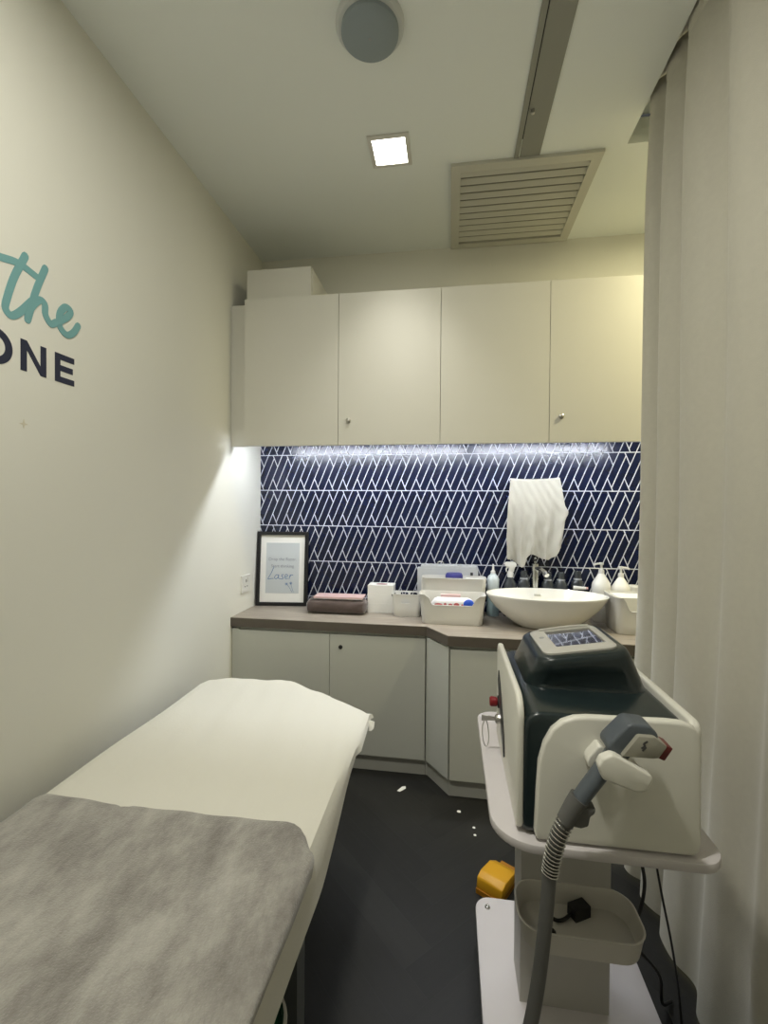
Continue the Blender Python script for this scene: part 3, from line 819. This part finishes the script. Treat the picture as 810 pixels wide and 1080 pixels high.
obj('overflow_slot', xform(box(-.016, .016, -.003, .003, -.004, .004, .002), Matrix.Translation((.455, 2.4555, CT + .128)) @ Matrix.Rotation(math.radians(-35), 4, 'X')), 'steel', t)

t = thing('tap', 'tall chrome basin tap behind the white oval basin', 'tap', (.452, 2.505, CT))
obj('base_ring', lathe([(0, 0), (.027, 0), (.027, .006), (.023, .009), (0, .009)], (.452, 2.505, CT), 24), 'chrome', t)
obj('column', lathe([(0, .009), (.0205, .009), (.0195, .27), (.018, .285), (0, .288)], (.452, 2.505, CT), 24), 'chrome', t)
obj('spout', tube([(.455, 2.497, CT + .262), (.468, 2.45, CT + .262), (.482, 2.405, CT + .252), (.488, 2.385, CT + .240)], .0125, 12), 'chrome', t)
obj('lever', tube([(.452, 2.505, CT + .286), (.449, 2.500, CT + .305), (.446, 2.470, CT + .318)], .0062, 10), 'chrome', t)
t = thing('cream_tube', 'white cream tube lying on the basin rim', 'tube', (.667, 2.436, CT + .154))
obj('tube_body', tube([(.632, 2.4480, CT + .1735), (.655, 2.442, CT + .1735), (.690, 2.4300, CT + .1735)], lambda u: .0095 - .002 * u, 12), 'white_plastic', t)
obj('cap', tube([(.690, 2.4300, CT + .1735), (.699, 2.4270, CT + .1735)], .0072, 12, smooth=False), 'tissue_mark', t)

# right-hand bin
zt3 = CT + .172
t = thing('storage_basket', 'white basket with a scooped front on the worktop right of the basin', 'basket', (.87, 2.28, CT), 'white plastic baskets on the worktop')
obj('basket_body', hollow_bin(.760, .985, 2.205, 2.400, CT + .0004, zt3, .09, .028, .004, front_cut(.760, .985, 2.205, zt3, .062, .60)), 'white_plastic', t)
one('folded_cloth', box(.785, .960, 2.245, 2.375, CT + .006, CT + .166, .018, 3), 'tissue', 'folded white cloths filling the basket right of the basin', 'cloth')

# towel on a wall hook rail
t = thing('towel_rail', 'slim chrome towel rail on the tiles holding a white towel', 'towel rail', (.445, 2.565, 1.475))
obj('bar', tube([(.318, 2.528, 1.480), (.575, 2.528, 1.484)], .007, 12, smooth=False, ref=(0, 0, 1)), 'chrome', t)
for x in (.345, .548):
    obj('bracket', tube([(x, 2.528, 1.4815), (x, YB - .008, 1.4815)], .006, 10, smooth=False, ref=(0, 0, 1)), 'chrome', t)
def hanging_towel():
    NU, NV = 72, 60
    def bottom_front(u):
        pts = [(0, 1.056), (.12, 1.048), (.20, 1.028), (.27, 1.012), (.33, 1.022), (.37, 1.062), (.44, 1.084), (.52, 1.078), (.66, 1.058), (.78, 1.052), (.90, 1.072), (1.0, 1.120)]
        for (a, p), (b, q) in zip(pts, pts[1:]):
            if u <= b: return p + (q - p) * (u - a) / (b - a)
        return pts[-1][1]
    def fold(u, s):
        f = .016 * s * math.cos(2 * PI * (u * 1.9 + .22 * s)) + .008 * s * math.cos(2 * PI * (u * 4.3 - .35 * s + .2))
        f += .017 * math.exp(-((u - .20 - .05 * s) / .055) ** 2) * min(1, s * 2.2)          # long pleat on the left
        f += .010 * math.exp(-((u - .80 + .10 * s) / .05) ** 2) * min(1, s * 2)
        f += .003 * math.sin(17 * u + 21 * s) * s + .0018 * math.sin(41 * u - 30 * s)
        return f
    def fn(u, v):
        if v < .12:
            s = v / .12; z = 1.30 + .178 * s; y = 2.549 - .003 * math.sin(u * 9); xl, xr = .322, .572
        elif v < .2:
            s = (v - .12) / .08; a = PI * s; y = 2.528 + .0205 * math.cos(a); z = 1.481 + .0105 * math.sin(a); xl, xr = .319, .573
        else:
            s = (v - .2) / .8; zb_ = bottom_front(u); z = 1.481 + (zb_ - 1.481) * s
            y = 2.5015 - fold(u, s) - .006 * s
            xl = .319 - .018 * math.sin(s * 2.2)
            xr = .573 + .032 * min(1, s / .48) * (1 if s < .48 else 1 - .9 * (s - .48) / .52)
            if s > .4 and u > .93: xr += .010 * math.exp(-((s - .50) / .08) ** 2)
        z += (.004 * u if v > .11 else 0) - .008 * math.sin(PI * u) * max(0, min(1, (v - .05) / .1)) * max(0, min(1, (.75 - v) / .55))
        return (xl + (xr - xl) * u, y, z)
    return grid(fn, NU, NV, .005)
tb = hanging_towel()
one('hand_towel', tb, 'towel', 'white terry hand towel draped over the chrome rail above the basin', 'towel')

# ================================================================== treatment bed
BZ = .572
BXL, BXR = -1.055, -.290
def far_y(x):
    pts = [(-1.06, 1.735), (-1.03, 1.80), (-.97, 1.838), (-.80, 1.851), (-.672, 1.853), (-.655, 1.846), (-.45, 1.716), (-.34, 1.648), (-.27, 1.602)]
    if x <= pts[0][0]: return pts[0][1]
    for (a, p), (b, q) in zip(pts, pts[1:]):
        if x <= b: return p + (q - p) * (x - a) / (b - a)
    return pts[-1][1]
t = thing('treatment_bed', 'treatment couch on grey legs along the left wall', 'bed', (-.68, .85, 0))
outline = [(-1.035, -.10), (-1.035, 1.72), (-1.0, 1.79), (-.80, 1.825), (-.68, 1.825), (-.46, 1.70), (-.335, 1.60), (-.335, -.10)]
obj('mattress', prism(outline, 'z', .515, BZ - .002, .016, 3), 'vinyl', t)
obj('frame', box(-1.0, -.42, -.02, 1.60, .455, .514, .004), 'bed_frame', t)
for lx in (-.985, -.420):
    for ly in (.0, .975):
        obj('leg', box(lx, lx + .085, ly, ly + .055, 0, .456, .004), 'bed_frame', t)

def hem_z(y):
    pts = [(-.3, .470), (1.0, .462), (1.15, .498), (1.30, .535), (1.45, .545), (1.7, .556)]
    if y <= pts[0][0]: return pts[0][1]
    for (a, p), (b, q) in zip(pts, pts[1:]):
        if y <= b: return p + (q - p) * (y - a) / (b - a)
    return pts[-1][1]

def sheet_bm():
    xs = []
    # cross-section parameters: (x, kind) left skirt, top, right skirt
    NT = 34
    cols = [('L', 1.0), ('L', .5), ('L', .12)] + [('T', i / NT) for i in range(NT + 1)] + [('R', .10), ('R', .3), ('R', .6), ('R', 1.0)]
    NY = 60
    bm = nb(); V = []
    for kind, s in cols:
        col = []
        for j in range(NY + 4):
            x = BXL + .012 if kind == 'L' else (BXR - .012 if kind == 'R' else BXL + .012 + (BXR - BXL - .024) * s)
            fy = far_y(x)
            y = -.11 + (fy + .11) * min(1, j / NY)
            z = BZ + .006
            ext = max(0, j - NY) / 3
            z += .0022 * math.sin(x * 31 + y * 4) * math.sin(y * 7 + x * 3) + .0015 * math.sin(x * 60 + y * 11)
            if kind == 'T':
                ed = min(s, 1 - s)
                if ed < .03: z -= .006 * (1 - ed / .03) ** 2
            if kind == 'L':
                z -= .006 + .065 * s; x -= .012 * min(1, s * 3)
            if kind == 'R':
                hz = hem_z(y); z0_ = z - .006; z = z0_ + (hz - z0_) * s
                x += .012 * min(1, s * 4) + .004 * s * math.sin(y * 6 + .6) + .010 * s * min(1, max(0, (1.25 - y) / .3)) + (.012 * s if y > 1.4 else 0)
            if ext > 0:
                # skirt over the far end, shorter along the cut corner
                drop = .060 if x < -.66 else .060 - .045 * min(1, (x + .66) / .3)
                if kind == 'T' or (kind == 'R' and s < .2) or (kind == 'L' and s < .2): z -= drop * ext + .004
                y += .010 * min(1, ext * 3)
                if x > -.66: x += .008 * min(1, ext * 3)
            col.append(bm.verts.new((x, y, z)))
        V.append(col)
    for a, b in zip(V, V[1:]):
        for j in range(len(a) - 1): bm.faces.new((a[j], a[j + 1], b[j + 1], b[j]))
    bmesh.ops.recalc_face_normals(bm, faces=bm.faces)
    bmesh.ops.solidify(bm, geom=list(bm.faces), thickness=.0018)
    return bm
t = thing('bed_sheet', 'cream white sheet spread over the treatment couch', 'bed sheet', (-.68, .85, BZ + .003))
obj('cloth', sheet_bm(), 'sheet', t)
fl = nb()
f3 = [(-.287, 1.594, .560), (-.262, 1.590, .558), (-.263, 1.577, .540), (-.272, 1.570, .534), (-.285, 1.568, .536)]
add_poly_prism(fl, f3, [(p[0] - .002, p[1] + .003, p[2]) for p in f3]); bmesh.ops.recalc_face_normals(fl, faces=fl.faces)
obj('corner_flap', fl, 'sheet', t)

def blanket_bm():
    NT = 40; NY = 60; bm = nb(); V = []
    cols = [('L', 1.0), ('L', .4), ('L', .1)] + [('T', i / NT) for i in range(NT + 1)] + [('R', .08), ('R', .2), ('R', .4), ('R', .7), ('R', 1.0)]
    for kind, s in cols:
        col = []
        for j in range(NY + 1):
            v = j / NY
            x = BXL + .006 if kind == 'L' else (BXR - .010 if kind == 'R' else BXL + .006 + (BXR - BXL - .016) * s)
            far = 1.020 + .008 * math.sin(x * 4 + 1)
            if kind == 'T' and s > .90: far -= .065 * ((s - .90) / .10) ** 2
            if kind == 'R': far -= .065 + .035 * s
            if kind == 'L': far -= .012
            y = -.09 + (far + .09) * v
            z = BZ + .0135 + .0022 * math.sin(x * 17 + y * 9) * math.sin(y * 13 - x * 5) + .0012 * math.sin(x * 47 + y * 31)
            if v > .985: z -= .004
            if kind == 'T':
                ed = min(s, 1 - s)
                if ed < .05: z -= .010 * (1 - ed / .05) ** 2
            if kind == 'L': z -= .010 + .055 * s; x -= .009 * min(1, s * 4)
            if kind == 'R':
                z -= .010 + (.030 + .006 * math.sin(y * 7)) * s; x += .014 * min(1, (s * 3)) ** .5 + .002 * s * math.sin(y * 9)
            col.append(bm.verts.new((x, y, z)))
        V.append(col)
    for a, b in zip(V, V[1:]):
        for j in range(len(a) - 1): bm.faces.new((a[j], a[j + 1], b[j + 1], b[j]))
    bmesh.ops.recalc_face_normals(bm, faces=bm.faces)
    bmesh.ops.solidify(bm, geom=list(bm.faces), thickness=.0045)
    return bm
one('blanket', blanket_bm(), 'blanket', 'mottled grey plush blanket over the near half of the couch', 'blanket')

# waste bin beside the couch
t = thing('waste_bin', 'small dark waste bin with a pale rim beside the couch leg', 'bin', (-.398, .84, 0))
def binring(prof_): return lathe(prof_, (-.398, .84, 0), 32)
obj('bin_body', binring([(0, 0), (.062, 0), (.066, .004), (.080, .285), (.080, .290), (.077, .290), (.064, .010), (0, .010)]), 'bed_frame', t)
obj('rim', binring([(.0785, .284), (.0835, .284), (.085, .290), (.0835, .297), (.078, .297), (.0755, .290), (.0785, .284)]), 'white_plastic', t)
obj('liner_bag', binring([(.0770, .291), (.0775, .2985), (.074, .296), (.068, .20), (.060, .10), (0, .09)]), 'green', t)

# ================================================================== trolley with the laser unit
SZ = .70   # shelf top
t = thing('machine_trolley', 'white trolley with shelf, column and tray carrying the laser unit', 'trolley', (.29, 1.15, 0))
obj('shelf', prism(rrect(.086, .499, .868, 1.425, [.05, .05, .085, .050], 10), 'z', SZ - .018, SZ, .003, 2), 'cart', t)
obj('column', box(.182, .392, 1.150, 1.255, .100, SZ - .018, .004), 'cart_edge', t)
bs = obj('base_board', prism(rrect(.088, .512, .72, 1.447, [.04, .045, .05, .05], 8), 'z', .078, .100, .003, 2), 'cart', t)
obj('screw', lathe([(0, .100), (.0085, .100), (.0085, .103), (.006, .106), (.003, .1065), (0, .1045)], (.124, 1.408, 0), 16), 'chrome', bs)
for cx, cy in ((.125, .78), (.475, .78), (.125, 1.40), (.475, 1.40)):
    cs = obj('castor', lathe([(0, -.011), (.026, -.011), (.030, -.008), (.030, .008), (.026, .011), (0, .011)], (cx, cy, .0305), 24, axis='x'), 'rubber', t)
    fk = box(cx - .017, cx - .013, cy - .012, cy + .012, .022, .072); merge(fk, box(cx + .013, cx + .017, cy - .012, cy + .012, .022, .072)); merge(fk, box(cx - .017, cx + .017, cy - .016, cy + .016, .070, .078))
    obj('castor_fork', fk, 'steel', cs, smooth=False)
def tray_top(x, y):
    return .412
obj('tray', hollow_bin(.160, .428, 1.005, 1.149, .362, .412, .06, .050, .004, tray_top), 'tray', t)
t2 = thing('plug_adapter', 'black plug lying in the trolley tray', 'plug', (.310, 1.115, .366))
obj('plug_body', xform(box(-.022, .022, -.014, .014, 0, .026, .006), Matrix.Translation((.310, 1.115, .3665)) @ Matrix.Rotation(.5, 4, 'Z')), 'black', t2)
obj('cord_tail', tube([(.290, 1.106, .376), (.272, 1.092, .373), (.255, 1.088, .371), (.238, 1.098, .371), (.232, 1.110, .371)], .004, 8), 'cable', t2)
one('round_cap', lathe([(0, 0), (.012, 0), (.013, .006), (.009, .010), (0, .011)], (.232, 1.055, .3665), 18), 'black', 'round black cap in the front left of the trolley tray', 'cap')

# laser unit
t = thing('laser_machine', 'white and dark green tabletop laser unit with a tilted screen on the trolley', 'machine', (.29, 1.09, SZ))
core = prism(rrect(.142, .438, .705, .938, [.02, .035, .012, .012], 8), 'y', .893, 1.285, .014, 3, 50)
obj('body', core, 'machine_dark', t)
side = rrect(.896, 1.283, .705, .962, [.030, .045, .018, .018], 8)
obj('side_panel', prism(side, 'x', .132, .1455, .005, 3, 60), 'machine_white', t)
fp = [(.166, .715), (.163, .728), (.1655, .80), (.169, .862), (.178, .898), (.192, .925), (.210, .942), (.232, .951), (.255, .954), (.395, .957), (.420, .956), (.437, .950), (.447, .936), (.450, .915), (.4515, .74), (.449, .724), (.440, .715)]
fp = [(x, z - .0105) for x, z in fp]
sh = prism(fp, 'y', .877, .897, .006, 3, 40)
merge(sh, prism(rrect(.880, 1.283, .705, .9465, [.030, .020, .018, .018], 8), 'x', .434, .4515, .006, 3, 60))
obj('front_shell', sh, 'machine_white', t)
for x, y in ((.17, .92), (.42, .92), (.17, 1.25), (.42, 1.25)):
    obj('foot', lathe([(0, 0), (.014, 0), (.015, .002), (.015, .0055), (0, .0055)], (x, y, SZ), 18), 'rubber', t)
vent = prism([(1.225, .900), (1.238, .868), (1.215, .835), (1.15, .775), (1.10, .735), (1.085, .745), (1.10, .785), (1.165, .86)], 'x', .1295, .1325, .001, 1)
obj('side_recess', vent, 'black', t)
es = obj('emergency_stop', lathe([(0, 0), (.010, 0), (.010, -.007), (.0125, -.009), (.013, -.022), (.010, -.026), (0, -.0265)], (.134, 1.225, .815), 22, axis='x'), 'red', t)
obj('stop_collar', lathe([(0, 0), (.016, 0), (.016, -.004), (.014, -.006), (0, -.006)], (.134, 1.225, .815), 22, axis='x'), 'black', es)
obj('key_switch', lathe([(0, 0), (.012, 0), (.012, -.012), (.009, -.016), (0, -.016)], (.134, 1.175, .792), 20, axis='x'), 'steel', t)
tk = thing('key_ring', 'small metal key with a wire ring hanging from the laser unit side', 'keys', (.105, 1.175, .72))
obj('key', prism([(.084, .785), (.118, .788), (.118, .796), (.103, .799), (.084, .800)], 'y', 1.1735, 1.1765, .0006, 1), 'steel', tk)
obj('ring', tube([(.093, 1.175, .792), (.086, 1.172, .770), (.088, 1.170, .738), (.096, 1.170, .722), (.102, 1.172, .738), (.100, 1.175, .770), (.094, 1.177, .791)], .0012, 6), 'steel', tk)

# screen pod: rectangle in a tilted plane, flared down to the body
SM = Matrix.Translation((.282, 1.111, 1.020)) @ Matrix.Rotation(math.radians(2.6), 4, 'Z') @ Matrix.Rotation(math.radians(1.5), 4, 'X') @ Matrix.Rotation(math.radians(-8.3), 4, 'Y')
def pod():
    def top(hx, hy, r, dz, n=7): return [tuple(SM @ Vector((p[0], p[1], dz))) for p in rrect(-hx, hx, -hy, hy, r, n)]
    def flat(x0, x1, y0, y1, r, z): return [(p[0], p[1], z) for p in rrect(x0, x1, y0, y1, r, 7)]
    b0 = flat(.168, .426, 1.016, 1.262, .045, .935); b1 = flat(.171, .422, 1.020, 1.258, .045, .946)
    t1 = top(.100, .106, .036, -.014); t0 = top(.096, .102, .034, -.004); tt = top(.090, .096, .030, .0)
    mid = [tuple(Vector(p) * .45 + Vector(q) * .55) for p, q in zip(b1, t1)]
    return loft([b0, b1, mid, t1, t0, tt])
ph = obj('screen_pod', pod(), 'machine_dark', t)
bz = nb(); hx, hy = .079, .084
bo = rrect(-hx, hx, -hy, hy, .022, 6)
ix0, ix1, iy0, iy1 = -.045, .063, -.050, .062
bi = rrect(ix0, ix1, iy0, iy1, .003, 6)
rr = [[bz.verts.new((*p, z)) for p in q] for q, z in ((bo, .0), (bo, .004), ([(p[0] * .97, p[1] * .97) for p in bo], .006), (bi, .006), (bi, .001))]
for a, b in zip(rr, rr[1:]):
    for i in range(len(bo)): bz.faces.new((a[i], a[(i + 1) % len(bo)], b[(i + 1) % len(bo)], b[i]))
bmesh.ops.recalc_face_normals(bz, faces=bz.faces)
bzo = obj('bezel', xform(bz, SM), 'bezel', ph)
obj('screen', xform(box(ix0, ix1, iy0, iy1, .0002, .0024), SM), 'screen', ph, smooth=False)
obj('fingerprint_mark', xform(lathe([(0, .006), (.006, .006), (.006, .0064), (0, .0064)], (-.061, .020, 0), 16), SM), 'label_grey', bzo, smooth=False)
obj('bezel_ridge', xform(tube([(-.055, .073, .007), (.02, .074, .0085), (.065, .073, .007)], .0035, 8), SM), 'bezel', bzo)

# cradle for the handpiece
cr = prism([(.246, .903), (.252, .916), (.268, .924), (.276, .922), (.328, .896), (.332, .888), (.325, .871), (.318, .866), (.304, .865), (.254, .881)], 'y', .786, .8065, .006, 3, 30)
merge(cr, prism([(.288, .908), (.322, .893), (.325, .884), (.320, .874), (.306, .872), (.293, .884)], 'y', .800, .8775, .003, 2, 30))
obj('cradle_prong', cr, 'machine_white', t)
cr = prism([(.247, .876), (.251, .885), (.266, .904), (.272, .905), (.280, .897), (.281, .888), (.263, .861), (.257, .859), (.249, .866)], 'y', .850, .8775, .005, 3, 30)
obj('cradle_prong', cr, 'machine_white', t)

# handpiece resting in the cradle, with its hose
t = thing('laser_handpiece', 'grey laser handpiece with a ribbed hose held in the machine cradle', 'handpiece', (.28, .83, .90))
hd = prism([(.266, .928), (.270, .935), (.297, .966), (.304, .970), (.333, .968), (.345, .956), (.346, .946), (.322, .940), (.296, .904), (.285, .905), (.268, .919)], 'y', .803, .850, .008, 3, 30)
obj('head', hd, 'grip', t)
fc = prism([(.285, .918), (.311, .955), (.336, .955), (.356, .941), (.343, .920), (.334, .9185)], 'y', .794, .840, .003, 2, 30)
fco = obj('applicator', fc, 'handpiece_light', t)
lg = nb()
merge(lg, ribbon([(.3235, .947), (.3190, .943), (.3205, .939), (.3160, .936)], .0032, 'y', .7941, -.0006)); merge(lg, ribbon([(.3215, .937), (.3175, .932)], .0032, 'y', .7941, -.0007))
obj('logo_mark', lg, 'logo_grey', fco, smooth=False)
obj('tip', prism([(.354, .9415), (.366, .9365), (.353, .9145), (.341, .9195)], 'y', .798, .832, .002, 2), 'tip_red', t)
gp = tube([(.288, .828, .912), (.267, .828, .878), (.243, .826, .844), (.229, .825, .823)], lambda u: .0145 - .0012 * u, 14, 5, squash=1.25)
obj('grip', gp, 'grip', t)
cn = tube([(.228, .825, .825), (.217, .825, .806), (.204, .825, .780)], lambda u: .0165 - .002 * u, 14, 5, squash=1.15)
obj('connector', cn, 'hose', t)
obj('trigger', prism([(.226, .812), (.236, .815), (.252, .815), (.250, .806), (.243, .800), (.240, .783), (.228, .778), (.214, .780)], 'y', .812, .836, .003, 2), 'hose', t)
hs_pts = [(.206, .825, .784), (.192, .822, .752), (.183, .820, .718), (.178, .819, .690), (.173, .815, .630), (.167, .812, .570), (.160, .810, .510), (.150, .806, .450), (.136, .800, .390), (.118, .790, .325), (.100, .780, .250), (.085, .775, .180), (.075, .790, .130), (.085, .830, .1135), (.130, .900, .1125), (.165, .970, .1125)]
obj('hose', tube(hs_pts, lambda u: .0120, 14, 6), 'hose', t)
def coil(pts, R, r, turns, seg=12):
    pl = spline(pts, 20); n = len(pl); path = []
    tot = turns * seg
    up = Vector((0, 1, 0))
    for i in range(tot + 1):
        f = i / tot * (n - 1); a = int(min(f, n - 2)); p = pl[a].lerp(pl[a + 1], f - a)
        d = (pl[min(a + 1, n - 1)] - pl[max(a - 1, 0)]).normalized(); s = d.cross(up).normalized(); u = s.cross(d)
        an = 2 * PI * i / seg
        path.append(p + R * (math.cos(an) * s + math.sin(an) * u))
    return tube(path, r, 6, smooth=False)
obj('spring_guard', coil(hs_pts[:4], .0138, .0018, 15), 'chrome', t)

# mains cables hanging behind the shelf edge
one('power_cable', tube([(.462, 1.20, .676), (.466, 1.20, .56), (.474, 1.19, .47), (.476, 1.17, .42), (.466, 1.165, .36), (.454, 1.17, .31), (.466, 1.18, .25), (.525, 1.20, .17), (.555, 1.25, .05), (.60, 1.30, .006)], .0042, 8), 'cable', 'thick black cable bowing down beside the trolley tray', 'cable')
one('power_cable', tube([(.478, 1.20, .676), (.495, 1.20, .56), (.52, 1.19, .40), (.545, 1.18, .26), (.565, 1.18, .12), (.575, 1.20, .02), (.58, 1.28, .005)], .0028, 8), 'cable', 'thin dark cable hanging straight beside the curtain', 'cable')

# yellow foot pedal behind the trolley base
t = thing('foot_pedal', 'yellow foot pedal on the floor behind the trolley base', 'pedal', (.17, 1.66, 0))
pm = Matrix.Translation((.178, 1.615, 0)) @ Matrix.Rotation(math.radians(-32), 4, 'Z')
obj('hood', xform(prism([(-.075, .016), (-.072, .026), (-.030, .052), (.040, .060), (.066, .050), (.072, .016)], 'x', -.048, .048, .006, 2), pm @ Matrix.Rotation(PI, 4, 'Z')), 'yellow', t)
obj('base_plate', xform(box(-.046, .046, -.076, .074, 0, .0165, .005), pm), 'yellow_dark', t)
obj('treadle', xform(box(-.030, .030, .0705, .090, .004, .022, .004), pm), 'yellow_dark', t)

# paper scraps on the floor
def scrap(pts, label):
    bm = prism(pts, 'z', .0003, .0013)
    one('paper_scrap', bm, 'paper', label, 'litter', 'paper scraps on the floor', smooth=False)
scrap([(-.235, 2.088), (-.222, 2.082), (-.196, 2.112), (-.200, 2.128), (-.216, 2.122)], 'largest torn white paper scrap on the floor near the base cabinet')
for x, y, r_, lab in ((.049, 1.987, .008, 'white paper dot on the floor nearest the angled cabinet corner'), (.109, 1.896, .0055, 'white paper dot on the floor, farther of the pair beside the trolley'), (.111, 1.853, .0055, 'white paper dot on the floor, nearer of the pair beside the trolley'),):
    scrap([(x + r_ * math.cos(a) * (1 + .2 * (a > 2)), y + r_ * math.sin(a)) for a in [2 * PI * i / 9 for i in range(9)]], lab)
